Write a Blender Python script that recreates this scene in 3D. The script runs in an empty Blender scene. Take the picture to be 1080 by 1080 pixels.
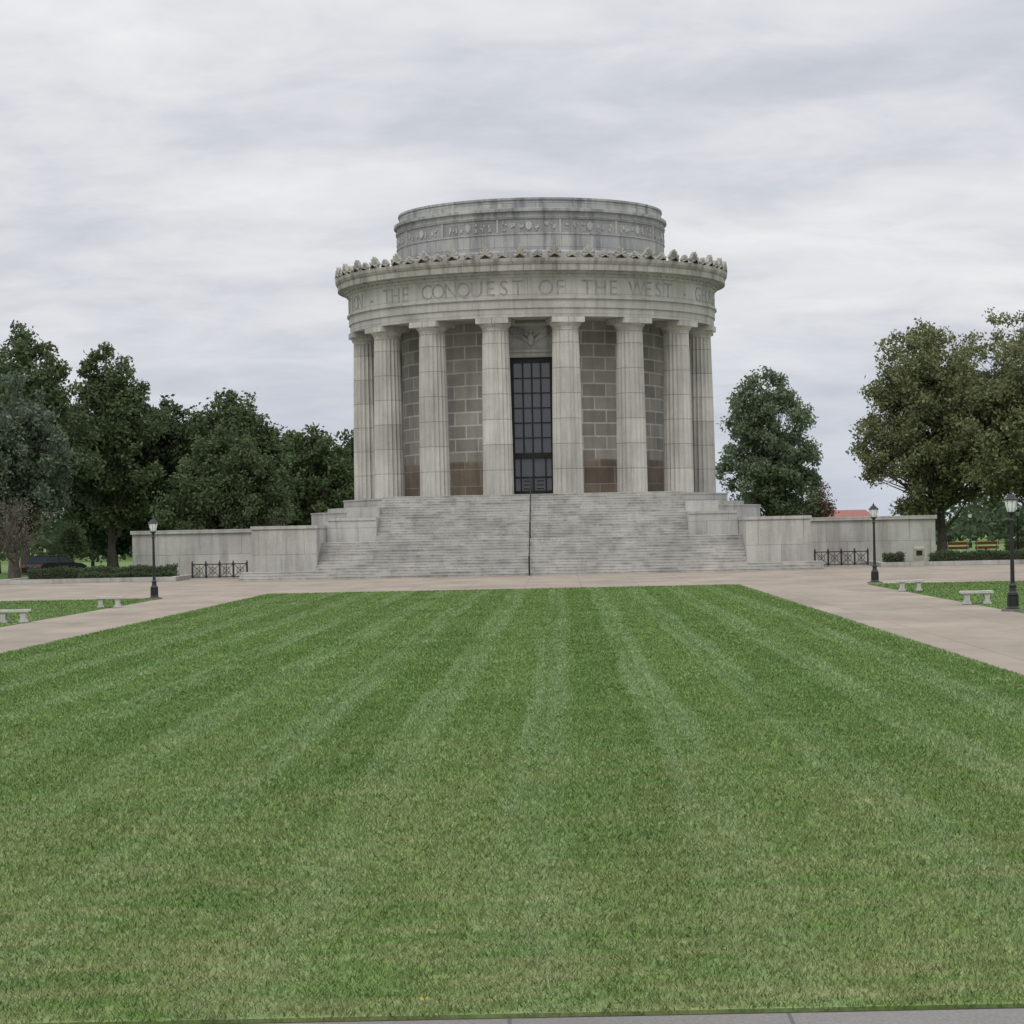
import bpy, math, random
import numpy as np
from mathutils import Matrix, Vector
random.seed(4); RNG=np.random.default_rng(7)
sc=bpy.context.scene
col=sc.collection
sc.view_settings.view_transform='Standard'
try: sc.view_settings.look='None'
except Exception: pass
sc.view_settings.exposure=0
BY=165.0

# ---------------------------------------------------------------- materials
def newmat(name):
    m=bpy.data.materials.new(name); m.use_nodes=True
    nt=m.node_tree; b=nt.nodes['Principled BSDF']; return m,nt,b
def N(nt,t,**k):
    n=nt.nodes.new(t)
    for a,v in k.items(): setattr(n,a,v)
    return n
def ramp(nt,fac,stops):
    r=N(nt,'ShaderNodeValToRGB'); e=r.color_ramp.elements
    while len(e)<len(stops): e.new(.5)
    for el,(p,c) in zip(e,stops):
        el.position=p; el.color=(c if len(c)==4 else (*c,1))
    nt.links.new(fac,r.inputs[0]); return r.outputs[0]
def g(v): return (v,v,v)
def noise(nt,vec,scale,detail=4,rough=.55,dist=0):
    n=N(nt,'ShaderNodeTexNoise'); n.inputs['Scale'].default_value=scale
    n.inputs['Detail'].default_value=detail; n.inputs['Roughness'].default_value=rough
    n.inputs['Distortion'].default_value=dist
    if vec is not None: nt.links.new(vec,n.inputs['Vector'])
    return n.outputs['Fac']
def mapping(nt,vec,scale=(1,1,1),loc=(0,0,0)):
    m=N(nt,'ShaderNodeMapping'); m.inputs['Scale'].default_value=scale; m.inputs['Location'].default_value=loc
    nt.links.new(vec,m.inputs['Vector']); return m.outputs[0]
def mix(nt,a,b,f,mode='MIX'):
    m=N(nt,'ShaderNodeMixRGB',blend_type=mode)
    for i,v in ((0,f),(1,a),(2,b)):
        if isinstance(v,bpy.types.NodeSocket): nt.links.new(v,m.inputs[i])
        elif isinstance(v,(int,float)): m.inputs[i].default_value=v if i==0 else (v,v,v,1)
        else: m.inputs[i].default_value=(*v,1)
    return m.outputs[0]
def math_(nt,op,a,b=None):
    m=N(nt,'ShaderNodeMath',operation=op)
    for i,v in enumerate((a,b)):
        if v is None: continue
        if isinstance(v,(int,float)): m.inputs[i].default_value=v
        else: nt.links.new(v,m.inputs[i])
    return m.outputs[0]
def bump(nt,b,h,strength=.3,dist=.02):
    n=N(nt,'ShaderNodeBump'); n.inputs['Strength'].default_value=strength; n.inputs['Distance'].default_value=dist
    nt.links.new(h,n.inputs['Height']); nt.links.new(n.outputs[0],b.inputs['Normal'])

def stone(name,c1,c2,mortar,bw,bh,ms=.012,stain=.5,offset=.5,bumpd=.02,patch=.8,tone=(.54,.53,.53)):
    m,nt,b=newmat(name); tc=N(nt,'ShaderNodeTexCoord'); oi=N(nt,'ShaderNodeObjectInfo')
    obj=N(nt,'ShaderNodeVectorMath',operation='ADD'); nt.links.new(tc.outputs['Object'],obj.inputs[0])
    sc_=N(nt,'ShaderNodeVectorMath',operation='SCALE'); nt.links.new(oi.outputs['Location'],sc_.inputs[0]); sc_.inputs['Scale'].default_value=.37
    nt.links.new(sc_.outputs[0],obj.inputs[1]); o=obj.outputs[0]
    br=N(nt,'ShaderNodeTexBrick'); br.offset=offset
    if offset==0:
        av=N(nt,'ShaderNodeVectorMath',operation='ADD'); nt.links.new(tc.outputs['UV'],av.inputs[0])
        cx=N(nt,'ShaderNodeCombineXYZ'); nt.links.new(math_(nt,'MULTIPLY',math_(nt,'FLOOR',math_(nt,'MULTIPLY',oi.outputs['Random'],50)),60.0),cx.inputs[0]); nt.links.new(cx.outputs[0],av.inputs[1])
        nt.links.new(av.outputs[0],br.inputs['Vector'])
    else: nt.links.new(tc.outputs['UV'],br.inputs['Vector'])
    br.inputs['Color1'].default_value=(*c1,1); br.inputs['Color2'].default_value=(*c2,1); br.inputs['Mortar'].default_value=(*mortar,1)
    br.inputs['Scale'].default_value=1; br.inputs['Mortar Size'].default_value=ms; br.inputs['Mortar Smooth'].default_value=.3
    br.inputs['Brick Width'].default_value=bw; br.inputs['Row Height'].default_value=bh; br.inputs['Bias'].default_value=0
    c=br.outputs['Color']
    n1=noise(nt,o,.45,5,.6); c=mix(nt,c,ramp(nt,n1,[(.3,g(patch)),(.7,g(1.12))]),1,'MULTIPLY')
    n2=noise(nt,mapping(nt,o,(1.6,1.6,.16)),1,6,.65)
    c=mix(nt,c,mix(nt,c,tone,1,'MULTIPLY'),math_(nt,'MULTIPLY',ramp(nt,n2,[(.46,g(0)),(.68,g(1))]),stain))
    n3=noise(nt,o,14,4,.7); c=mix(nt,c,ramp(nt,n3,[(.3,g(.88)),(.7,g(1.08))]),1,'MULTIPLY')
    nt.links.new(c,b.inputs['Base Color']); b.inputs['Roughness'].default_value=.85
    h=math_(nt,'ADD',math_(nt,'MULTIPLY',br.outputs['Fac'],-1.0),math_(nt,'MULTIPLY',n3,.25)); bump(nt,b,h,.5,bumpd)
    return m
def simple(name,c,rough=.5,metal=0,var=.25,scale=6):
    m,nt,b=newmat(name); tc=N(nt,'ShaderNodeTexCoord')
    n=noise(nt,tc.outputs['Object'],scale,4,.6)
    cc=mix(nt,c,ramp(nt,n,[(.3,g(1-var)),(.7,g(1+var))]),1,'MULTIPLY')
    nt.links.new(cc,b.inputs['Base Color']); b.inputs['Roughness'].default_value=rough; b.inputs['Metallic'].default_value=metal
    return m

LIME=stone('granite_pale',(.48,.462,.42),(.42,.405,.37),(.25,.24,.22),2.4,1.25,.012,.55)
DRUM=stone('granite_drum',(.44,.43,.405),(.315,.318,.325),(.20,.20,.20),2.2,.95,.014,.95,tone=(.45,.455,.48))
DRUMF=stone('drum_frieze',(.34,.338,.33),(.27,.272,.275),(.19,.19,.19),1.1,.9,.014,.7)
CORN=stone('granite_cornice',(.42,.40,.35),(.35,.33,.29),(.20,.19,.175),2.1,9,.02,1.0,tone=(.42,.41,.40))
CELLA=stone('cella_blocks',(.42,.39,.34),(.27,.25,.222),(.60,.575,.52),1.75,.86,.055,.4,bumpd=.004,patch=.75)
DADO=stone('dado_brown',(.31,.25,.185),(.20,.16,.12),(.38,.34,.28),2.3,1.1,.04,.6,patch=.6)
STEP=stone('step_granite',(.54,.525,.48),(.42,.41,.378),(.24,.23,.215),1.9,.16,.006,.65)
BASE=stone('base_granite',(.45,.437,.40),(.385,.373,.345),(.24,.23,.215),2.6,1.45,.014,.7)
COLM=stone('column_granite',(.54,.515,.46),(.42,.403,.365),(.22,.212,.195),30,1.61,.022,.65,offset=0,tone=(.56,.56,.57))
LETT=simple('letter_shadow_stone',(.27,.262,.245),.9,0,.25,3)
BRONZE=simple('dark_bronze',(.022,.022,.020),.45,.6,.3)
BLACK=simple('black_iron',(.016,.019,.018),.45,.2,.3)
CAST=simple('bench_concrete',(.46,.45,.42),.9,0,.15,9)
GLASS,_nt,_b=newmat('door_glass'); _b.inputs['Base Color'].default_value=(.05,.055,.06,1); _b.inputs['Roughness'].default_value=.06; _b.inputs['Specular IOR Level'].default_value=1.0
MILK,_nt,_b=newmat('lantern_glass'); _b.inputs['Base Color'].default_value=(.78,.80,.80,1); _b.inputs['Roughness'].default_value=.25

def grassmat(name,stripes=True,k=1.0):
    m,nt,b=newmat(name); tc=N(nt,'ShaderNodeTexCoord'); o=tc.outputs['Object']
    sep=N(nt,'ShaderNodeSeparateXYZ'); nt.links.new(o,sep.inputs[0])
    wob=noise(nt,mapping(nt,o,(.3,.05,0)),1,2,.5)
    flat=mapping(nt,o,(1,1,0))
    c=ramp(nt,noise(nt,mapping(nt,o,(.55,.32,0)),1,5,.6),[(.3,(.088*k,.160*k,.036*k)),(.5,(.112*k,.190*k,.046*k)),(.72,(.142*k,.216*k,.062*k))])
    if stripes:
        x=math_(nt,'ADD',sep.outputs[0],math_(nt,'MULTIPLY',wob,.7))
        fade=ramp(nt,math_(nt,'DIVIDE',sep.outputs[1],100.0),[(.15,g(.45)),(.38,g(1))])
        s2=math_(nt,'SINE',math_(nt,'MULTIPLY',x,2*math.pi/3.24))
        a2=ramp(nt,math_(nt,'ADD',math_(nt,'MULTIPLY',s2,.5),.5),[(.30,g(0)),(.70,g(1))])
        c=mix(nt,c,mix(nt,c,(1.26,1.15,1.32),1,'MULTIPLY'),math_(nt,'MULTIPLY',a2,.5))
        brk=ramp(nt,noise(nt,mapping(nt,o,(1.1,.10,0)),1,4,.6),[(.34,g(.1)),(.58,g(1))])
        brk=math_(nt,'MULTIPLY',brk,fade)
        for per,ph,lo,amt in ((1.62,0,.80,.62),(1.62,1.35,.90,.5),(.54,.6,.80,.15)):
            s1=math_(nt,'SINE',math_(nt,'ADD',math_(nt,'MULTIPLY',x,2*math.pi/per),ph))
            a1=ramp(nt,math_(nt,'ADD',math_(nt,'MULTIPLY',s1,.5),.5),[(lo,g(0)),(.995,g(1))])
            c=mix(nt,c,(.225,.305,.155),math_(nt,'MULTIPLY',math_(nt,'MULTIPLY',a1,brk),amt))
    dry=ramp(nt,noise(nt,mapping(nt,o,(.8,1.3,0),(5,3,0)),1,6,.65),[(.50,g(0)),(.76,g(1))])
    c=mix(nt,c,(.245*k,.245*k,.11*k),math_(nt,'MULTIPLY',dry,.45))
    near=ramp(nt,math_(nt,'DIVIDE',sep.outputs[1],100.0),[(.13,g(1)),(.36,g(0))])
    wn=ramp(nt,noise(nt,mapping(nt,o,(.9,2.4,0),(1,9,0)),1,5,.65),[(.40,g(0)),(.62,g(1))])
    c=mix(nt,c,(.265*k,.26*k,.13*k),math_(nt,'MULTIPLY',math_(nt,'MULTIPLY',near,wn),.55))
    mot=noise(nt,flat,5,5,.7); c=mix(nt,c,ramp(nt,mot,[(.3,g(.80)),(.7,g(1.18))]),1,'MULTIPLY')
    f=noise(nt,flat,38,3,.7); c=mix(nt,c,ramp(nt,f,[(.3,g(.78)),(.7,g(1.2))]),1,'MULTIPLY')
    geo=N(nt,'ShaderNodeNewGeometry')
    if stripes: c=mix(nt,c,ramp(nt,geo.outputs['Random Per Island'],[(0,g(.90)),(.9,g(1.14)),(1,(1.4,1.3,1.2))]),.8,'MULTIPLY')
    nt.links.new(c,b.inputs['Base Color']); b.inputs['Roughness'].default_value=.75; b.inputs['Specular IOR Level'].default_value=.2
    bump(nt,b,math_(nt,'ADD',f,mot),.5,.04)
    return m
GRASS=grassmat('lawn_grass',True); GRASS2=grassmat('verge_grass',False,.98)

def pathmat(name,c1,c2,joint):
    m,nt,b=newmat(name); tc=N(nt,'ShaderNodeTexCoord'); o=tc.outputs['Object']
    br=N(nt,'ShaderNodeTexBrick'); br.offset=0; nt.links.new(o,br.inputs['Vector'])
    br.inputs['Color1'].default_value=(*c1,1); br.inputs['Color2'].default_value=(*c2,1)
    br.inputs['Mortar'].default_value=(*[v*.5 for v in c1],1); br.inputs['Scale'].default_value=1
    br.inputs['Brick Width'].default_value=joint; br.inputs['Row Height'].default_value=joint; br.inputs['Mortar Size'].default_value=.012
    c=br.outputs['Color']
    c=mix(nt,c,ramp(nt,noise(nt,mapping(nt,o,(1,.5,1)),.35,6,.65),[(.3,g(.70)),(.7,g(1.16))]),1,'MULTIPLY')
    n=noise(nt,o,45,3,.8); c=mix(nt,c,ramp(nt,n,[(.3,g(.72)),(.7,g(1.2))]),1,'MULTIPLY')
    nt.links.new(c,b.inputs['Base Color']); b.inputs['Roughness'].default_value=.9; bump(nt,b,n,.3,.01); return m
PLAZA=pathmat('aggregate_paving',(.325,.268,.205),(.28,.236,.185),2.6)
WALK=pathmat('sidewalk_concrete',(.19,.18,.165),(.17,.165,.155),1.5)
SOIL_CORE=simple('soil_hedge_core',(.05,.038,.026),.95,0,.4)

def leafmat(name,dark,mid,light):
    m,nt,b=newmat(name); tc=N(nt,'ShaderNodeTexCoord'); geo=N(nt,'ShaderNodeNewGeometry')
    n=noise(nt,tc.outputs['Object'],.55,3,.6)
    f=math_(nt,'ADD',math_(nt,'MULTIPLY',n,.7),math_(nt,'MULTIPLY',geo.outputs['Random Per Island'],.35))
    c=ramp(nt,f,[(.3,dark),(.52,mid),(.78,light)])
    nt.links.new(c,b.inputs['Base Color']); b.inputs['Roughness'].default_value=.6; b.inputs['Specular IOR Level'].default_value=.25
    tr=N(nt,'ShaderNodeBsdfTranslucent'); nt.links.new(c,tr.inputs[0]); mx=N(nt,'ShaderNodeMixShader'); mx.inputs[0].default_value=.3
    out=nt.nodes['Material Output']; nt.links.new(b.outputs[0],mx.inputs[1]); nt.links.new(tr.outputs[0],mx.inputs[2]); nt.links.new(mx.outputs[0],out.inputs[0])
    return m
LG=leafmat('leaf_green',(.062,.092,.040),(.092,.128,.055),(.138,.18,.080))
LD=leafmat('leaf_dark',(.046,.071,.034),(.067,.10,.047),(.10,.137,.064))
LS=leafmat('leaf_silver',(.080,.115,.072),(.12,.155,.10),(.18,.215,.15))
LO=leafmat('leaf_olive',(.115,.135,.060),(.172,.192,.088),(.25,.26,.13))
LB=leafmat('leaf_bluegreen',(.105,.148,.085),(.15,.195,.115),(.205,.25,.15))
LR=leafmat('leaf_russet',(.10,.07,.045),(.17,.115,.07),(.23,.165,.11))
LP=leafmat('leaf_plum',(.095,.078,.066),(.14,.118,.10),(.19,.16,.14))
BARK=simple('bark',(.085,.072,.06),.95,0,.4,5)

# ---------------------------------------------------------------- mesh builder
class MB:
    def __init__(s): s.v=[];s.f=[];s.uv=[];s.m=[];s.sm=[]
    def face(s,pts,mat=0,uv=None,smooth=False):
        i=len(s.v); s.v+= [tuple(p) for p in pts]; s.f.append(tuple(range(i,i+len(pts))))
        if uv is None:
            a=Vector(pts[0]);n=Vector((0,0,0))
            for k in range(1,len(pts)-1): n+=(Vector(pts[k])-a).cross(Vector(pts[k+1])-a)
            ax=max(range(3),key=lambda q:abs(n[q]))
            uv=[((p[1],p[2]) if ax==0 else (p[0],p[2]) if ax==1 else (p[0],p[1])) for p in pts]
        s.uv.append(uv); s.m.append(mat); s.sm.append(smooth)
    def box(s,x0,x1,y0,y1,z0,z1,mat=0):
        p=lambda i,j,k:((x0,x1)[i],(y0,y1)[j],(z0,z1)[k])
        for q in (((0,0,0),(1,0,0),(1,0,1),(0,0,1)),((1,1,0),(0,1,0),(0,1,1),(1,1,1)),((0,1,0),(0,0,0),(0,0,1),(0,1,1)),
                  ((1,0,0),(1,1,0),(1,1,1),(1,0,1)),((0,0,1),(1,0,1),(1,1,1),(0,1,1)),((0,1,0),(1,1,0),(1,0,0),(0,0,0))):
            s.face([p(*a) for a in q],mat)
    def lathe(s,prof,cx=0,cy=0,segs=256,mat=0,smooth=False,a0=0,a1=2*math.pi,R=None):
        for i in range(segs):
            t0=a0+(a1-a0)*i/segs; t1=a0+(a1-a0)*(i+1)/segs
            for (r0,z0),(r1,z1) in zip(prof,prof[1:]):
                RR=R or max(r0,r1)
                pts=[(cx+r0*math.cos(t0),cy+r0*math.sin(t0),z0),(cx+r0*math.cos(t1),cy+r0*math.sin(t1),z0),
                     (cx+r1*math.cos(t1),cy+r1*math.sin(t1),z1),(cx+r1*math.cos(t0),cy+r1*math.sin(t0),z1)]
                if abs(z1-z0)>1e-4: uv=[(t0*RR,z0),(t1*RR,z0),(t1*RR,z1),(t0*RR,z1)]
                else: uv=[(t0*RR,r0),(t1*RR,r0),(t1*RR,r1),(t0*RR,r1)]
                if r0<1e-5: pts=[pts[0],pts[2],pts[3]];uv=[uv[0],uv[2],uv[3]]
                elif r1<1e-5: pts=pts[:3];uv=uv[:3]
                s.face(pts,mat,uv,smooth)
    def tube(s,p0,p1,r0,r1=None,n=8,mat=0,smooth=True):
        r1=r0 if r1 is None else r1
        p0=Vector(p0);p1=Vector(p1);d=(p1-p0)
        if d.length<1e-6: return
        d.normalize(); u=d.orthogonal().normalized(); w=d.cross(u)
        A=[p0+(u*math.cos(2*math.pi*k/n)+w*math.sin(2*math.pi*k/n))*r0 for k in range(n)]
        B=[p1+(u*math.cos(2*math.pi*k/n)+w*math.sin(2*math.pi*k/n))*r1 for k in range(n)]
        for k in range(n): s.face([A[k],A[(k+1)%n],B[(k+1)%n],B[k]],mat,None,smooth)
        s.face(A[::-1],mat); s.face(B,mat)
    def extr_x(s,prof,x0,x1,mat=0):
        n=len(prof)
        for i in range(n):
            (y0,z0),(y1,z1)=prof[i],prof[(i+1)%n]
            s.face([(x0,y0,z0),(x1,y0,z0),(x1,y1,z1),(x0,y1,z1)],mat)
        s.face([(x0,y,z) for y,z in prof][::-1],mat); s.face([(x1,y,z) for y,z in prof],mat)
    def build(s,name,mats,parent=None,loc=(0,0,0),rotz=0):
        me=bpy.data.meshes.new(name); me.from_pydata(s.v,[],s.f)
        uvl=me.uv_layers.new(name='UVMap'); uvl.data.foreach_set('uv',np.array([c for u in s.uv for p in u for c in p],dtype=np.float32))
        me.polygons.foreach_set('material_index',s.m); me.polygons.foreach_set('use_smooth',s.sm)
        for m in mats: me.materials.append(m)
        me.update()
        o=bpy.data.objects.new(name,me); col.objects.link(o); o.location=loc; o.rotation_euler[2]=rotz
        if parent: o.parent=parent
        return o
def empty(name,loc=(0,0,0),rotz=0):
    e=bpy.data.objects.new(name,None); col.objects.link(e); e.location=loc; e.rotation_euler[2]=rotz; return e

# ---------------------------------------------------------------- ground
def sheet(name,x0,x1,y0,y1,z,mat,thick=.0):
    b=MB()
    if thick: b.box(x0,x1,y0,y1,z-thick,z)
    else: b.face([(x0,y0,z),(x1,y0,z),(x1,y1,z),(x0,y1,z)])
    return b.build(name,[mat])
sheet('ground',-3000,3000,-200,6000,-.05,GRASS2)
sheet('plaza_paving',-70,70,13.25,151,0,PLAZA)
sheet('soil_edge',-70,70,12.9,13.24,-.01,SOIL_CORE)
sheet('sidewalk',-70,70,-12,12.97,.015,WALK,.1)
lawn=sheet('lawn',-11.2,9.5,13.12,106,.012,GRASS,.03)
vl=sheet('grass_verge',-70,-15.2,14,102,.02,GRASS2,.05)
vr=sheet('grass_verge',14.7,70,14,102,.02,GRASS2,.05)

for sgn,(xa,xb) in ((-1,(-31.5,-20.9)),(1,(20.4,32.0))):
    b=MB(); b.box(xa,xb,141.0,141.35,0,.26); b.box(xa,xa+.35,141.352,149.8,0,.26); b.box(xb-.35,xb,141.352,149.8,0,.26)
    b.face([(xa+.3,141.3,.16),(xb-.3,141.3,.16),(xb-.3,149.8,.16),(xa+.3,149.8,.16)],1)
    b.build('planting_bed',[BASE,GRASS2])
sheet('grass_verge',-70,-33,124,150,.03,GRASS2,.06)
sheet('grass_verge',33.5,70,124,150,.03,GRASS2,.06)

def blade_mesh(X,Y,mat,parent,z0=.010):
    M=len(X); k=Y/13.0
    h=(.022+.020*RNG.random(M))*np.minimum(k,1.8)**.3; wd=.0042*k**.76*(.7+.6*RNG.random(M))
    a=RNG.random(M)*2*math.pi; l=(.25+RNG.random(M)*1.1)*h; la=RNG.random(M)*2*math.pi
    V=np.zeros((M,3,3),dtype=np.float32)
    dx=np.cos(a)*wd; dy=np.sin(a)*wd
    V[:,0]=np.stack([X-dx,Y-dy,np.full(M,z0)],1); V[:,1]=np.stack([X+dx,Y+dy,np.full(M,z0)],1)
    V[:,2]=np.stack([X+np.cos(la)*l,Y+np.sin(la)*l,z0+h],1)
    me=bpy.data.meshes.new('blades'); me.vertices.add(3*M); me.vertices.foreach_set('co',V.ravel())
    me.loops.add(3*M); me.loops.foreach_set('vertex_index',np.arange(3*M,dtype=np.int32))
    me.polygons.add(M); me.polygons.foreach_set('loop_start',np.arange(0,3*M,3,dtype=np.int32))
    me.materials.append(mat); me.update(calc_edges=True)
    o=bpy.data.objects.new('blades',me); col.objects.link(o); o.parent=parent
M=850000
ys=np.linspace(13.09,105.9,4000); w=np.minimum(.27*ys*2+2.5,20.7)
pdf=w*ys**-1.5; cdf=np.cumsum(pdf); cdf/=cdf[-1]
Y=np.interp(RNG.random(M),cdf,ys); half=.27*Y+1.3
x0=np.maximum(1.84-half-.02*Y,-11.22); x1=np.minimum(1.84+half-.02*Y,9.52)
X=x0+(x1-x0)*RNG.random(M)
keep=(Y>13.12+.03*np.sin(X*5.1)+.02*np.sin(X*17.0)) | (RNG.random(M)<.25)
blade_mesh(X[keep],Y[keep],GRASS,lawn)
for (xa,xb,par) in ((-25,-15.18,vl),(14.68,24,vr)):
    n=40000; blade_mesh(RNG.uniform(xa,xb,n),RNG.uniform(58,102,n),GRASS2,par,.018)
b=MB()
x,y=1.02,13.33
for k in range(5):
    a=k*1.25+x; r=.022
    b.face([(x,y,.055),(x+r*math.cos(a-.3),y+r*math.sin(a-.3),.062),(x+r*1.6*math.cos(a),y+r*1.6*math.sin(a),.07),(x+r*math.cos(a+.3),y+r*math.sin(a+.3),.06)])
b.build('fallen_leaf',[simple('yellow_leaf',(.55,.33,.02),.6)])

# ---------------------------------------------------------------- memorial
mem=empty('rotunda_memorial',(0,BY,0))
L=lambda y:y-BY
def stairs(name,x0,x1,y0,z0,n,yend,zbot,rise=.16,tread=.36,drop=0):
    prof=[(L(y0)+.035,zbot)]
    y=y0;z=z0
    for i in range(n):
        top=z+rise-(drop if i==n-1 else 0)
        prof+= [(L(y)+.035,z),(L(y)+.035,top-.05),(L(y),top-.05),(L(y),top)]
        y+=tread; z+=rise
    prof+=[(L(yend),prof[-1][1]),(L(yend),zbot)]
    b=MB(); b.extr_x(prof,x0,x1); return b.build(name,[STEP],mem)
stairs('lower_steps',-16.6,16.6,136.5,0,3,138.6,-.1)
stairs('middle_steps',-12.29,12.29,137.58,.48,10,144.2,.2)
stairs('upper_steps',-9.3,9.3,143.2,2.08,17,156.6,1.7,drop=.003)
b=MB()
for s in (-1,1):
    def bx(xa,xb,*r):
        b.box(min(s*xa,s*xb),max(s*xa,s*xb),L(r[0]),L(r[1]),r[2],r[3])
    bx(12.3,16.0,137.9,149.9,0,2.9); bx(12.26,16.06,137.84,149.88,2.9,3.1)
    bx(9.302,12.28,143.6,152.2,1.5,3.35); bx(9.303,12.2,143.54,152.2,3.35,3.5)
    bx(9.304,11.3,146.4,154.5,3.45,4.15)
b.build('flank_blocks',[BASE],mem)
b=MB(); b.box(-25,25,L(150),L(181),0,2.78); b.box(-25.1,25.1,L(149.86),L(181.1),2.78,3.0)
b.build('terrace_wall',[BASE],mem)
b=MB(); b.lathe([(15.3,2.9),(15.3,3.9),(15.35,3.9),(15.35,3.98),(14.2,3.98),(14.2,4.25),(13.1,4.25),(13.1,4.72),(13.15,4.72),(13.15,4.8),(8,4.8)])
b.build('stylobate',[BASE],mem)
b=MB(); b.lathe([(8.95,7.1),(8.95,16.2)],mat=0); b.lathe([(9.05,4.7),(9.05,7.0),(9.0,7.1),(8.9,7.1)],mat=1)
b.build('cella_wall',[CELLA,DADO],mem)
b=MB(); b.lathe([(8.5,16.081),(12.42,16.081),(12.42,16.62),(12.50,16.64),(12.50,17.15),(12.62,17.2),(12.62,17.32),(12.50,17.34),(12.50,18.55),(12.66,18.62),(12.66,18.8),(12.85,18.88)],mat=0)
b.lathe([(12.85,18.88),(13.22,18.95),(13.22,19.32),(13.28,19.36),(13.36,19.52),(13.38,19.72),(13.2,19.74),(9,19.9)],mat=1)
b.build('entablature',[LIME,CORN],mem)
b=MB()
for k in range(144):
    a=2*math.pi*k/144; c,s_=math.cos(a),math.sin(a)
    def P(r,t,z): return (r*c-t*s_,r*s_+t*c,z)
    for fc in (((12.6,-.14,18.70),(12.6,.14,18.70),(12.74,.14,18.70),(12.74,-.14,18.70)),((12.74,-.14,18.70),(12.74,.14,18.70),(12.74,.14,18.85),(12.74,-.14,18.85)),
               ((12.6,-.14,18.70),(12.74,-.14,18.70),(12.74,-.14,18.85),(12.6,-.14,18.85)),((12.74,.14,18.70),(12.6,.14,18.70),(12.6,.14,18.85),(12.74,.14,18.85))):
        b.face([P(*q) for q in fc])
b.build('dentils',[LIME],mem)
b=MB(); NA=76
for k in range(NA):
    a=2*math.pi*(k+.5)/NA; c,s_=math.cos(a),math.sin(a); big=(k%2==0); H=.78 if big else .52; W=.40 if big else .30
    out=[(-W*.95,0),(-W*.9,H*.2),(-W*1.12,H*.38),(-W*.96,H*.58),(-W*.66,H*.66),(-W*.5,H*.86),(-W*.2,H*.88),(0,H*1.04),(W*.2,H*.88),(W*.5,H*.86),(W*.66,H*.66),(W*.96,H*.58),(W*1.12,H*.38),(W*.9,H*.2),(W*.95,0)]
    def P(r,t,z): return (r*c-t*s_,r*s_+t*c,19.7+z)
    F=[P(13.3+(.05 if i%2 else -.04),t,z) for i,(t,z) in enumerate(out)]; B=[P(13.05,t,z) for t,z in out]
    ctr=P(13.42,0,H*.35)
    for i in range(len(out)-1):
        b.face([F[i+1],F[i],ctr]); b.face([F[i],F[i+1],B[i+1],B[i]])
    b.face(B)
b.build('antefixes',[CORN],mem)
b=MB(); b.lathe([(9.45,19.8),(9.45,20.55),(9.3,20.65),(9.12,20.7),(9.12,21.7),(9.17,21.72),(9.17,21.8),(9.10,21.82)],mat=0)
b.lathe([(9.10,21.82),(9.10,22.7)],mat=1)
b.lathe([(9.10,22.7),(9.18,22.72),(9.22,22.85),(9.12,22.88),(9.12,23.15),(9.32,23.2),(9.32,23.38),(9.0,23.45),(8.95,23.95),(9.02,23.96),(9.02,24.1),(8.7,24.15),(0,24.6)])
b.build('upper_drum',[DRUM,DRUMF],mem)
b=MB(); rr=random.Random(3)
for k in range(112):
    a=2*math.pi*k/112
    c,s_=math.cos(a),math.sin(a)
    def P(r,t,z): return (r*c-t*s_,r*s_+t*c,z)
    r0,r1=9.09,9.15
    if k%8==0: shapes=[(-.06,.06,21.83,22.69)]
    elif k%8==4: shapes=[(-.19,.19,22.1,22.45),(-.1,.1,22.0,22.55)]
    else:
        shapes=[]
        for _ in range(3):
            wx=rr.uniform(-.17,.1); zz0=rr.uniform(21.92,22.4); shapes.append((wx,wx+rr.uniform(.06,.16),zz0,zz0+rr.uniform(.08,.26)))
    for (wa,wb,z0,z1) in shapes:
        r1+=.004
        b.face([P(r1,wa,z0),P(r1,wb,z0),P(r1,wb,z1),P(r1,wa,z1)]); b.face([P(r0,wa,z1),P(r1,wa,z1),P(r1,wb,z1),P(r0,wb,z1)])
        b.face([P(r0,wa,z0),P(r1,wa,z0),P(r1,wa,z1),P(r0,wa,z1)]); b.face([P(r1,wb,z0),P(r0,wb,z0),P(r0,wb,z1),P(r1,wb,z1)]); b.face([P(r0,wa,z0),P(r0,wb,z0),P(r1,wb,z0),P(r1,wa,z0)])
b.build('drum_reliefs',[LIME],mem)
def column_mesh():
    b=MB(); H=11.27; NF=20; per=6
    def ring(z,fl=1):
        t=z/H; r=.99-.17*t+.03*math.sin(t*math.pi)
        pts=[]
        for k in range(NF*per):
            a=2*math.pi*k/(NF*per); u=(k%per)/per
            d=math.sin(u*math.pi)*.085*fl
            pts.append(((r-d)*math.cos(a),(r-d)*math.sin(a),z))
        return pts
    top=H-.82
    zs=[0]+[top*i/12 for i in range(1,13)]
    rings=[ring(z) for z in zs]+[ring(top+.03,0),ring(top+.12,0)]
    n=NF*per
    for A,B in zip(rings,rings[1:]):
        for k in range(n):
            b.face([A[k],A[(k+1)%n],B[(k+1)%n],B[k]],0,[(k*.05+10,A[k][2]),(k*.05+10.05,A[k][2]),(k*.05+10.05,B[k][2]),(k*.05+10,B[k][2])])
    r=math.hypot(*rings[-1][0][:2])
    b.lathe([(r,top+.12),(r+.03,top+.14),(r+.03,top+.18),(r+.02,top+.2),(r+.11,top+.3),(r+.19,top+.4),(r+.2,top+.46),(0,top+.46)],segs=40)
    b.box(-1.06,1.06,-1.06,1.06,top+.461,H)
    me_o=b.build('column_proto',[COLM]); me=me_o.data; bpy.data.objects.remove(me_o); me.name='column'; return me
cm=column_mesh()
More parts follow.
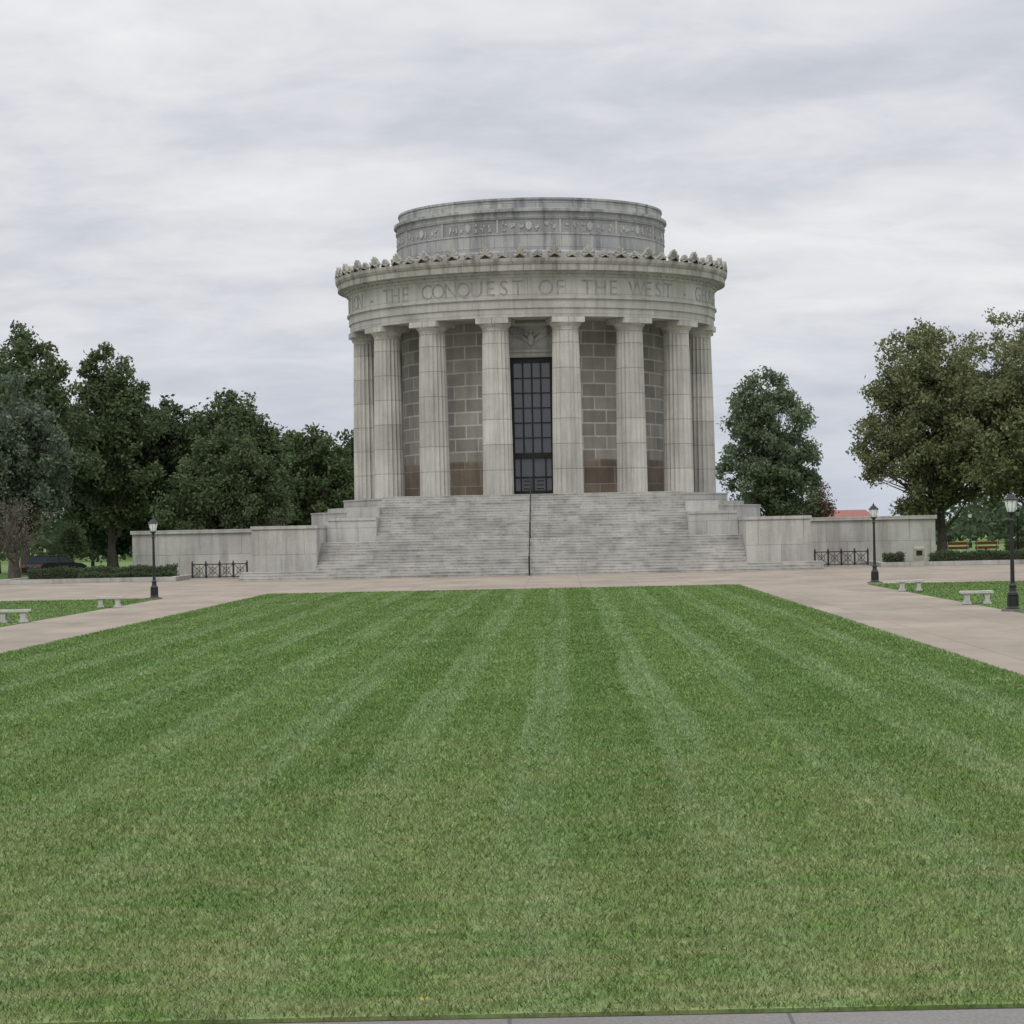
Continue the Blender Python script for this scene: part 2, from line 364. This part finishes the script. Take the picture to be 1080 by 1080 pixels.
for k in range(16):
    a=2*math.pi*(k+.5)/16-math.pi/2
    o=bpy.data.objects.new('column',cm); col.objects.link(o); o.parent=mem; o.location=(11.45*math.cos(a),11.45*math.sin(a),4.81); o.rotation_euler[2]=a
b=MB()
cache={}
def glyph(ch):
    if ch in cache: return cache[ch]
    cu=bpy.data.curves.new('g','FONT'); cu.body=ch; cu.size=1.42; cu.extrude=.015; cu.align_x='CENTER'; cu.resolution_u=3; cu.offset=-.004
    o=bpy.data.objects.new('g',cu); col.objects.link(o); bpy.context.view_layer.update(); dg=bpy.context.evaluated_depsgraph_get()
    me=bpy.data.meshes.new_from_object(o.evaluated_get(dg)); vs=[v.co.copy() for v in me.vertices]; fs=[tuple(p.vertices) for p in me.polygons]
    bpy.data.objects.remove(o); cache[ch]=(vs,fs); return cache[ch]
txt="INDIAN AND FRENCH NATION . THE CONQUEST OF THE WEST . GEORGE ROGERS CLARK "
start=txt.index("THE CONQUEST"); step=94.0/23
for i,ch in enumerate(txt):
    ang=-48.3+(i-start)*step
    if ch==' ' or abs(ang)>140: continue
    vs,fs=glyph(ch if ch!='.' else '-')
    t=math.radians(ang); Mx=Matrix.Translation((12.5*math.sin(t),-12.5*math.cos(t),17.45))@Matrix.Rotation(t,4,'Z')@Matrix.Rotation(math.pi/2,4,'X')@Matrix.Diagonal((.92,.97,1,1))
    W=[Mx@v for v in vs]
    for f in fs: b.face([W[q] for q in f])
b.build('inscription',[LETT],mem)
b=MB(); yf=-9.75
for s in (-1,1):
    b.box(min(s*1.42,s*2.15),max(s*1.42,s*2.15),yf,-8.2,4.801,13.7)
b.box(-2.15,2.15,yf,-8.2,13.7,16.05); b.box(-2.35,2.35,yf-.14,-8.2,14.02,14.2); b.box(-2.35,2.35,yf-.14,-8.2,15.7,15.9)
b.build('portal_surround',[LIME],mem)
b=MB(); y0=yf-.12
wing=[(0,.05),(.25,.35),(.7,.62),(1.25,.70),(1.5,.55),(1.35,.38),(1.15,.2),(.9,.05),(.6,-.12),(.3,-.25),(0,-.35)]
for s in (-1,1):
    pts=[(s*x,y0,14.95+z) for x,z in wing]; cen=(s*.6,y0-.12,15.2)
    for i in range(len(pts)-1): b.face([pts[i],pts[i+1],cen])
    for i in range(len(pts)-1): b.face([pts[i],pts[i+1],(pts[i+1][0],yf,pts[i+1][2]),(pts[i][0],yf,pts[i][2])])
b.lathe([(0,14.4),(.16,14.5),(.24,14.8),(.2,15.1),(.1,15.25),(.12,15.38),(0,15.5)],0,y0,16)
b.build('eagle_relief',[DRUM],mem)
b=MB(); yd=-9.3
b.face([(-1.42,yd,4.8),(1.42,yd,4.8),(1.42,yd,13.7),(-1.42,yd,13.7)],1)
def fr(x0,x1,z0,z1,d=.1): b.box(x0,x1,yd-d,yd+.02,z0,z1,0)
fr(-1.42,-1.16,4.8,13.7,.16); fr(1.16,1.42,4.8,13.7,.16); fr(-1.159,1.159,13.35,13.7,.15); fr(-1.159,1.159,7.15,7.55,.17); fr(-1.159,1.159,4.8,5.1,.14)
for x in (-.58,0,.58): fr(x-.055,x+.055,7.56,13.34,.11)
for i in range(1,6): fr(-1.158,1.158,7.55+i*.965-.04,7.55+i*.965+.04,.09)
fr(-.06,.06,5.1,7.15,.13); fr(-.85,-.75,5.1,7.15,.1); fr(.75,.85,5.1,7.15,.1); fr(-1.157,1.157,5.9,6.02,.09)
for s in (-1,1):
    for q in range(3): fr(s*.42-.24,s*.42+.24,5.2+q*.25,5.2+q*.25+.06,.07)
b.build('bronze_door',[BRONZE,GLASS],mem)
b=MB(); pth=[(136.2,0),(137.58,.48),(141.2,2.08),(143.1,2.08),(149.2,4.8),(150.2,4.8)]
for (ya,za),(yb,zb) in zip(pth,pth[1:]):
    b.tube((-.12,L(ya),za+.95),(-.12,L(yb),zb+.95),.035); b.tube((-.12,L(ya),za+.5),(-.12,L(yb),zb+.5),.018)
    n=max(1,int((yb-ya)/1.2))
    for i in range(n+1):
        t=i/n; y=ya+(yb-ya)*t; z=za+(zb-za)*t; b.tube((-.12,L(y),z-.15),(-.12,L(y),z+.95),.026)
b.tube((-.12,L(136.2),0),(-.12,L(136.2),1.1),.05); b.tube((-.12,L(150.2),4.8),(-.12,L(150.2),5.9),.05)
b.build('stair_handrail',[BLACK],mem)

# ---------------------------------------------------------------- iron railing
def railing(x0,x1,y):
    b=MB(); n=4; w=(x1-x0)/n
    for i in range(n+1):
        x=x0+i*w; b.box(x-.05,x+.05,y-.05,y+.05,0,1.0)
        b.tube((x,y,1.0),(x,y,1.12),.05,.01)
    b.box(x0,x1,y-.025,y+.025,.86,.92); b.box(x0,x1,y-.025,y+.025,.10,.15)
    for i in range(n):
        a=x0+i*w+.05;c=a+w-.1; m=(a+c)/2
        b.tube((a,y,.15),(c,y,.86),.018); b.tube((a,y,.86),(c,y,.15),.018); b.tube((m,y,.15),(m,y,.86),.015)
        for k in range(12):
            t0=2*math.pi*k/12;t1=2*math.pi*(k+1)/12
            b.tube((m+.2*math.cos(t0),y,.505+.2*math.sin(t0)),(m+.2*math.cos(t1),y,.505+.2*math.sin(t1)),.016,n=5)
    b.box(x0-.1,x1+.1,y-.15,y+.15,-.05,.06,1)
    b.build('iron_railing',[BLACK,BASE])
railing(-20.6,-17.3,145.5); railing(17.0,20.2,145.5)

# ---------------------------------------------------------------- street lamps
def lampmesh():
    b=MB()
    b.lathe([(0,0),(.20,0),(.20,.07),(.18,.09),(.155,.12),(.15,.42),(.165,.45),(.155,.5),(.105,.56),(.09,.66),(.11,.69),(.11,.72),(.07,.78),(.065,.85)],segs=16)
    for k in range(8):
        a=k*math.pi/4; b.tube((.15*math.cos(a),.15*math.sin(a),.13),(.145*math.cos(a),.145*math.sin(a),.42),.02,n=5)
    b.lathe([(.065,.84),(.045,2.55),(.075,2.57),(.075,2.61),(.045,2.66),(.055,2.74),(.10,2.78),(.125,2.80),(.125,2.84),(0,2.84)],segs=16)
    b.lathe([(.11,2.84),(.155,2.98),(.195,3.17)],segs=16,mat=1,smooth=True)
    b.lathe([(.18,3.165),(.225,3.17),(.225,3.20),(.17,3.23),(.11,3.30),(.06,3.34),(.035,3.36),(.045,3.385),(.02,3.41),(.008,3.46),(0,3.47)],segs=16)
    for k in range(8):
        a=k*math.pi/4; b.tube((.115*math.cos(a),.115*math.sin(a),2.84),(.2*math.cos(a),.2*math.sin(a),3.17),.007,n=5)
    o=b.build('x',[BLACK,MILK]); me=o.data; bpy.data.objects.remove(o); me.name='street_lamp'; return me
lm=lampmesh()
for (x,y) in ((-15.45,101.6),(15.25,104),(14.75,69.4),(35.6,179),(40,226),(-39.8,213),(-45,248)):
    o=bpy.data.objects.new('street_lamp',lm); col.objects.link(o); o.location=(x,y,.02)
    if y<150:
        pb=MB(); pb.lathe([(.33,-.02),(.33,.045),(0,.045)],segs=20); pb.build('footing',[WALK],o,(0,0,0))

# ---------------------------------------------------------------- stone benches
def bench(x,y,r=0):
    e=empty('stone_bench',(x,y,.02),r)
    b=MB(); W=.50;D=.24
    prof=[(-W,.33),(-W-.02,.36),(-W,.41),(-W*.5,.405),(0,.40),(W*.5,.405),(W,.41),(W+.02,.36),(W,.33)]
    n=len(prof)
    for i in range(n):
        a=prof[i];c=prof[(i+1)%n]
        b.face([(a[0],-D,a[1]),(a[0],D,a[1]),(c[0],D,c[1]),(c[0],-D,c[1])])
    b.face([(p[0],-D,p[1]) for p in prof]); b.face([(p[0],D,p[1]) for p in prof][::-1])
    b.build('seat',[CAST],e)
    for s in (-1,1):
        b=MB(); c=s*.31
        pr=[(.13,0),(.13,.05),(.09,.08),(.07,.18),(.09,.27),(.13,.33)]
        pts=[(c-w,z) for w,z in pr]+[(c+w,z) for w,z in pr[::-1]]
        n=len(pts)
        for i in range(n):
            a=pts[i];d=pts[(i+1)%n]; b.face([(a[0],-.19,a[1]),(a[0],.19,a[1]),(d[0],.19,d[1]),(d[0],-.19,d[1])])
        b.face([(p[0],-.19,p[1]) for p in pts]); b.face([(p[0],.19,p[1]) for p in pts][::-1])
        b.build('leg',[CAST],e)
bench(-15.55,76,.05); bench(-15.2,90.2,.05); bench(14.75,75.5,-.05); bench(14.9,91,-.05)

e=empty('plaque_marker',(23.1,144.2,.14)); b=MB(); b.box(-.36,.36,-.14,.14,0,.12)
b.extr_x([(-.12,.12),(-.12,.85),(-.02,1.02),(.12,1.02),(.12,.12)],-.31,.31); b.build('stone',[simple('marker_stone',(.30,.27,.22),.9)],e)
b=MB(); b.box(-.18,.18,-.135,-.119,.45,.75); b.build('plaque',[BRONZE],e)

# ---------------------------------------------------------------- foliage
def leafmesh(name,C,sz,mats,extra=None,parent=None):
    n=len(C); a=RNG.normal(size=(n,3)); a/=np.linalg.norm(a,axis=1)[:,None]
    t=RNG.normal(size=(n,3)); bb=np.cross(a,t); bb/=np.linalg.norm(bb,axis=1)[:,None]; s=(sz*(.6+.8*RNG.random(n)))[:,None]
    V=np.stack([C-a*s,C+bb*s*.55,C+a*s,C-bb*s*.55],1).reshape(-1,3)
    ev,ef=([],[]) if extra is None else (extra.v,extra.f)
    nv=len(ev); allv=np.concatenate([np.array(ev,dtype=np.float64).reshape(-1,3),V])
    counts=np.array([len(f) for f in ef]+[4]*n,dtype=np.int32)
    li=np.concatenate([np.array([i for f in ef for i in f],dtype=np.int32),np.arange(nv,nv+4*n,dtype=np.int32)])
    me=bpy.data.meshes.new(name); me.vertices.add(len(allv)); me.vertices.foreach_set('co',allv.astype(np.float32).ravel())
    me.loops.add(len(li)); me.loops.foreach_set('vertex_index',li); me.polygons.add(len(counts))
    me.polygons.foreach_set('loop_start',np.concatenate([[0],np.cumsum(counts)[:-1]]).astype(np.int32))
    for m in mats: me.materials.append(m)
    me.polygons.foreach_set('material_index',np.array([1]*len(ef)+[0]*n,dtype=np.int32)); me.update(calc_edges=True)
    o=bpy.data.objects.new(name,me); col.objects.link(o)
    if parent: o.parent=parent
    return o
def tree(name,x,y,H,R,zb,leaf,ncl=110,per=200,sz=.17,clr=.22,shape=1.0,trunk=.35,Ry=None,dens=.45,sprig=.35,boxy=2.0):
    Ry=Ry or R*.9; cz=(H+zb)/2; Rz=(H-zb)/2
    P=RNG.normal(size=(ncl,3)); P/=(np.abs(P)**boxy).sum(1)[:,None]**(1/boxy); rr=RNG.random(ncl)**dens*.84
    P=P*rr[:,None]
    ph=RNG.random(3)*6.28; az=np.arctan2(P[:,1],P[:,0])
    env=1+.13*np.sin(2*az+ph[0]+3*P[:,2])+.10*np.sin(5*az+ph[1])
    wz=np.clip(1-(P[:,2]*shape*.35),.5,1.4)
    top=1+.10*np.sin(P[:,0]*6+ph[2])
    C=np.stack([P[:,0]*R*env*wz,P[:,1]*Ry*env*wz,cz+P[:,2]*Rz*top],1)
    cr=R*clr*(.55+.8*RNG.random(ncl)); per_a=np.full(ncl,per)
    ns=int(ncl*sprig); q=RNG.normal(size=(ns,3)); q/=(np.abs(q)**boxy).sum(1)[:,None]**(1/boxy)
    q[:,2]=np.where(q[:,2]<-.5,-q[:,2],q[:,2]); wq=np.clip(1-(q[:,2]*shape*.35),.5,1.4)
    e2=(.84+.15*RNG.random(ns))
    Cs_=np.stack([q[:,0]*R*wq*e2,q[:,1]*Ry*wq*e2,cz+q[:,2]*Rz*e2],1)
    C=np.concatenate([C,Cs_]); cr=np.concatenate([cr,R*clr*(.3+.4*RNG.random(ns))]); per_a=np.concatenate([per_a,np.full(ns,int(per*.3))])
    idx=np.repeat(np.arange(len(C)),per_a); n=len(idx)
    D=RNG.normal(size=(n,3)); D/=np.linalg.norm(D,axis=1)[:,None]; D*= (RNG.random(n)**.6)[:,None]
    D[:,2]*=.8
    Lf=C[idx]+D*cr[idx][:,None]+RNG.normal(size=(n,3))*.18
    Lf=Lf[Lf[:,2]>.1]
    Lf[:,0]+=x; Lf[:,1]+=y
    b=MB()
    zt=zb+(H-zb)*.55; pts=[Vector((x,y,-.1))]; rad=[trunk*1.35]
    for k in range(1,7):
        t=k/6; pts.append(Vector((x+random.uniform(-.25,.25)*t,y+random.uniform(-.25,.25)*t,zt*t))); rad.append(trunk*(1-.7*t))
    for i in range(6): b.tube(pts[i],pts[i+1],rad[i],rad[i+1],9)
    for j in range(0,len(C),3):
        tgt=Vector((C[j,0]+x,C[j,1]+y,C[j,2])); k=min(5,max(1,int((tgt.z/zt)*4))); s0=pts[k]
        if tgt.z<s0.z: k=max(1,k-1); s0=pts[k]
        mid=s0.lerp(tgt,.5)+Vector((random.uniform(-.3,.3),random.uniform(-.3,.3),random.uniform(-.1,.5)))
        b.tube(s0,mid,rad[k]*.42,rad[k]*.22,6); b.tube(mid,tgt,rad[k]*.22,.02,5)
    return leafmesh(name,Lf,sz,[leaf,BARK],b)
tree('shade_tree',-37.9,178,18.6,5.2,2.5,LG,150,230,.16,.20)
tree('shade_tree',-33.4,188,18.0,4.4,2,LG,120,230,.17,.23)
tree('shade_tree',-30.6,194,14.2,4.8,1.2,LD,110,220,.18,.23)
tree('silver_maple_tree',-35.8,165,14.4,4.0,2.6,LS,130,220,.14,.19)
tree('shade_tree',-43,190,18.5,6,1.5,LD,90,240,.2,.26)
tree('shade_tree',-24.8,194,14.4,5.5,1.5,LG,150,230,.16,.20)
tree('magnolia_tree',-22.4,174,10.4,4.9,.3,LG,190,230,.13,.17,1.2)
tree('shade_tree',-19.4,203,12.0,4.8,1.0,LG,110,210,.18,.23)
tree('shade_tree',-15.6,208,11.6,4.0,1.0,LD,90,210,.18,.24)
tree('shade_tree',-28.8,206,12.2,5.2,.6,LD,90,230,.19,.26)
tree('shade_tree',-37,208,11.5,6.5,.4,LD,100,230,.2,.26)
tree('shade_tree',19.0,200,15.7,4.5,.9,LB,190,210,.15,.19,.6)
tree('russet_tree',23.4,206,6.4,1.9,1.2,LR,34,110,.12,.3,trunk=.12)
tree('cottonwood_tree',29.8,178,17.2,6.3,1.6,LO,330,190,.14,.15,.25,boxy=2.5,dens=.42)
tree('cottonwood_tree',36.4,173,17.9,6.8,2.2,LO,320,190,.14,.15,.2,boxy=2.7,dens=.42)
tree('cottonwood_tree',42.5,182,18.3,6.0,2.2,LO,150,200,.18,.2,.2,boxy=2.6)
tree('young_tree',-33.0,171,3.9,1.1,1.1,LG,26,100,.09,.32,trunk=.07)
tree('ornamental_plum_tree',-32.6,150.5,5.4,2.8,1.2,LP,90,16,.06,.22,-.3,trunk=.12,sprig=1.0)
Cs=[]
for k in range(560):
    x=RNG.uniform(-150,150); y=RNG.uniform(265,330)
    if 20<x<46: hh=RNG.uniform(1.5,3.2)
    else: hh=RNG.uniform(3,7.5) if x>0 else RNG.uniform(4,9)
    r=RNG.uniform(1.6,3.4); n=150
    D=RNG.normal(size=(n,3)); D/=np.linalg.norm(D,axis=1)[:,None]; D*=(RNG.random(n)**.4)[:,None]*np.array([r,r,hh/2])
    Cs.append(D+np.array([x,y,hh/2]))
leafmesh('distant_trees',np.concatenate(Cs),.42,[LD,BARK])
def hedge(x0,x1,y0,y1,z0,z1,name='hedge'):
    A=int((x1-x0)*(y1-y0+1.2)*900)
    P=RNG.random((A,3)); P=P*np.array([x1-x0,y1-y0,z1-z0])+np.array([x0,y0,z0])
    P[:,2]-= (.12*(np.sin(P[:,0]*2.7)+1)*.5+.1*np.sin(P[:,0]*7.1)**2)*((P[:,2]-z0)/(z1-z0))
    P+=RNG.normal(size=P.shape)*.04
    b=MB(); b.box(x0+.12,x1-.12,y0+.12,y1-.12,z0-.1,z1-.3)  # dark inner box fills the hedge behind its leaves, not soil
    leafmesh(name,P,.055,[LD,SOIL_CORE],b)
hedge(-30.5,-21.6,145.2,146.4,.1,.95); hedge(-27,-21.4,143.2,144.1,.1,.6)
hedge(21.2,22.4,145.2,146.4,.1,.85); hedge(24.0,31.4,144.8,146.3,.1,.85)
hedge(-60,-38.5,158,160,0,1.0); hedge(38,70,196,198,0,1.1)

# ---------------------------------------------------------------- car
def car(x,y,r,colr=(.02,.022,.028)):
    e=empty('parked_car',(x,y,0),r); paint=simple('car_paint',colr,.25,.4,.05); gl=simple('car_glass',(.03,.035,.04),.08,0,.05); tire=simple('tyre',(.02,.02,.02),.9); rim=simple('rim',(.4,.4,.42),.35,.8); red=simple('tail_light',(.30,.02,.02),.3)
    body=[(-2.25,.38),(-2.3,.75),(-2.15,.95),(-1.6,1.02),(.95,1.0),(1.75,.92),(2.2,.76),(2.28,.5),(2.2,.33),(1.8,.28),(1.65,.55),(1.35,.66),(1.05,.55),(.9,.28),(-.95,.28),(-1.1,.55),(-1.4,.66),(-1.7,.55),(-1.85,.28)]
    b=MB(); W=.88; n=len(body)
    for i in range(n):
        a=body[i];c=body[(i+1)%n]; b.face([(a[0],-W,a[1]),(a[0],W,a[1]),(c[0],W,c[1]),(c[0],-W,c[1])])
    b.face([(p[0],-W,p[1]) for p in body]); b.face([(p[0],W,p[1]) for p in body][::-1]); b.build('body',[paint],e)
    b=MB(); lo=[(-1.95,.99),(1.0,.99)]; hi=[(-1.35,1.45),(.25,1.45)]; w1=.84;w2=.68
    A=[(lo[0][0],-w1,.98),(lo[1][0],-w1,.98),(lo[1][0],w1,.98),(lo[0][0],w1,.98)]; B=[(hi[0][0],-w2,1.45),(hi[1][0],-w2,1.45),(hi[1][0],w2,1.45),(hi[0][0],w2,1.45)]
    for i in range(4): b.face([A[i],A[(i+1)%4],B[(i+1)%4],B[i]],1)
    b.face([(hi[0][0]-.03,-w2-.02,1.452),(hi[1][0]+.03,-w2-.02,1.452),(hi[1][0]+.03,w2+.02,1.452),(hi[0][0]-.03,w2+.02,1.452)],0)
    b.box(hi[0][0],hi[1][0],-w2+.03,w2-.03,1.455,1.49,0)
    for s in (-1,1):
        for (xa,xb) in ((1.0,.25),(-1.95,-1.35),(-.45,-.4)): b.tube((xa,s*(w1+.01),.98),(xb,s*(w2+.01),1.45),.035,n=6,mat=0)
    b.build('cabin',[paint,gl],e)
    for wx in (-1.4,1.35):
        for s in (-1,1):
            b=MB(); b.tube((wx,s*.7,.33),(wx,s*.9,.33),.33,n=24); b.tube((wx,s*.895,.33),(wx,s*.915,.33),.2,n=16,mat=1); b.build('wheel',[tire,rim],e)
    b=MB()
    for s in (-1,1): b.box(-2.31,-2.2,s*.68-.15,s*.68+.15,.72,.88)
    b.build('tail_lights',[red],e)
car(-32.6,163,1.05)
car(-45.0,186,.2,(.25,.26,.27))
for dx in (0,2.3):
    e=empty('construction_barrier',(32.4+dx,187,0),.1); org=simple('barrier_orange',(.42,.10,.04),.6); b=MB()
    b.box(-.95,.95,-.02,.02,.72,.95); b.box(-.95,.95,-.02,.02,.38,.6); b.build('boards',[org],e)
    b=MB()
    for s in (-1,1):
        for q in (-1,1): b.tube((s*.8,q*.05,1.0),(s*.8,q*.32,0),.03)
    b.build('legs',[CAST],e)
e=empty('brick_house',(36.5,300,0)); wallm=stone('house_brick',(.28,.12,.08),(.22,.10,.07),(.4,.37,.33),.4,.12,.01,.2); roofm=simple('red_roof',(.28,.11,.085),.8); b=MB()
b.box(-4.2,4.2,-3.5,3.5,0,2.6); b.build('walls',[wallm],e)
b=MB()
for s in (-1,1): b.face([(-4.6,s*3.9,2.5),(4.6,s*3.9,2.5),(3.0,0,4.2),(-3.0,0,4.2)])
for s in (-1,1): b.face([(s*4.6,-3.9,2.5),(s*4.6,3.9,2.5),(s*3.0,0,4.2)])
b.build('roof',[roofm],e)
b=MB()
for x in (-3,-1,1,3): b.box(x-.4,x+.4,-3.55,-3.45,1.0,2.1)
b.build('windows',[GLASS],e)

# ---------------------------------------------------------------- world / light
w=bpy.data.worlds.new('World'); sc.world=w; w.use_nodes=True; nt=w.node_tree; bg=nt.nodes['Background']
sunel=math.radians(52); sunaz=math.radians(195)
sky=N(nt,'ShaderNodeTexSky'); sky.sky_type='NISHITA'; sky.sun_disc=False; sky.sun_elevation=sunel; sky.sun_rotation=sunaz; sky.dust_density=3
tc=N(nt,'ShaderNodeTexCoord'); sp=N(nt,'ShaderNodeSeparateXYZ'); nt.links.new(tc.outputs['Generated'],sp.inputs[0])
zz=math_(nt,'MAXIMUM',sp.outputs[2],0.0); den=math_(nt,'ADD',zz,.24)
cb=N(nt,'ShaderNodeCombineXYZ'); nt.links.new(math_(nt,'DIVIDE',sp.outputs[0],den),cb.inputs[0]); nt.links.new(math_(nt,'DIVIDE',sp.outputs[1],den),cb.inputs[1])
n1=noise(nt,mapping(nt,cb.outputs[0],(1.5,1.9,1),(3.3,2.4,0)),.95,5,.5,.3)
n2=noise(nt,mapping(nt,cb.outputs[0],(2.4,3.2,1),(7,2,0)),2.2,6,.58,.3)
nn=math_(nt,'ADD',math_(nt,'MULTIPLY',n1,.64),math_(nt,'MULTIPLY',n2,.36))
cl=ramp(nt,nn,[(.38,(.52,.545,.61)),(.46,(.61,.63,.68)),(.54,(.72,.73,.76)),(.64,(.83,.832,.842))])
cl=mix(nt,cl,(.50,.56,.67),ramp(nt,zz,[(0,g(.6)),(.10,g(0))]))
zf=ramp(nt,zz,[(.22,g(.5)),(.75,g(1))])
zf=mix(nt,zf,2.0,1,'MULTIPLY'); zf=mix(nt,zf,1.10,1,'MULTIPLY')
cl=mix(nt,cl,zf,1,'MULTIPLY')
sc1=N(nt,'ShaderNodeVectorMath',operation='SCALE'); nt.links.new(cl,sc1.inputs[0]); sc1.inputs['Scale'].default_value=9.6
fin=mix(nt,sky.outputs[0],sc1.outputs[0],.95)
nt.links.new(fin,bg.inputs[0]); bg.inputs[1].default_value=.1
sd=bpy.data.lights.new('sun','SUN'); sd.energy=.9; sd.angle=math.radians(25); sd.color=(1,.97,.92)
so=bpy.data.objects.new('sun',sd); col.objects.link(so)
dirv=Vector((math.sin(sunaz)*math.cos(sunel),math.cos(sunaz)*math.cos(sunel),math.sin(sunel)))
so.rotation_euler=dirv.to_track_quat('Z','Y').to_euler()

# ---------------------------------------------------------------- camera
cd=bpy.data.cameras.new('camera'); co=bpy.data.objects.new('camera',cd); col.objects.link(co)
co.location=(1.84,0,2.65); co.rotation_euler=(Matrix.Rotation(math.pi/2,4,'X')@Matrix.Rotation(math.radians(-1.15),4,'Z')).to_euler()
cd.sensor_width=36; cd.lens=84.7; cd.shift_x=-.05; cd.shift_y=.0157; cd.clip_start=.1; cd.clip_end=8000
sc.camera=co
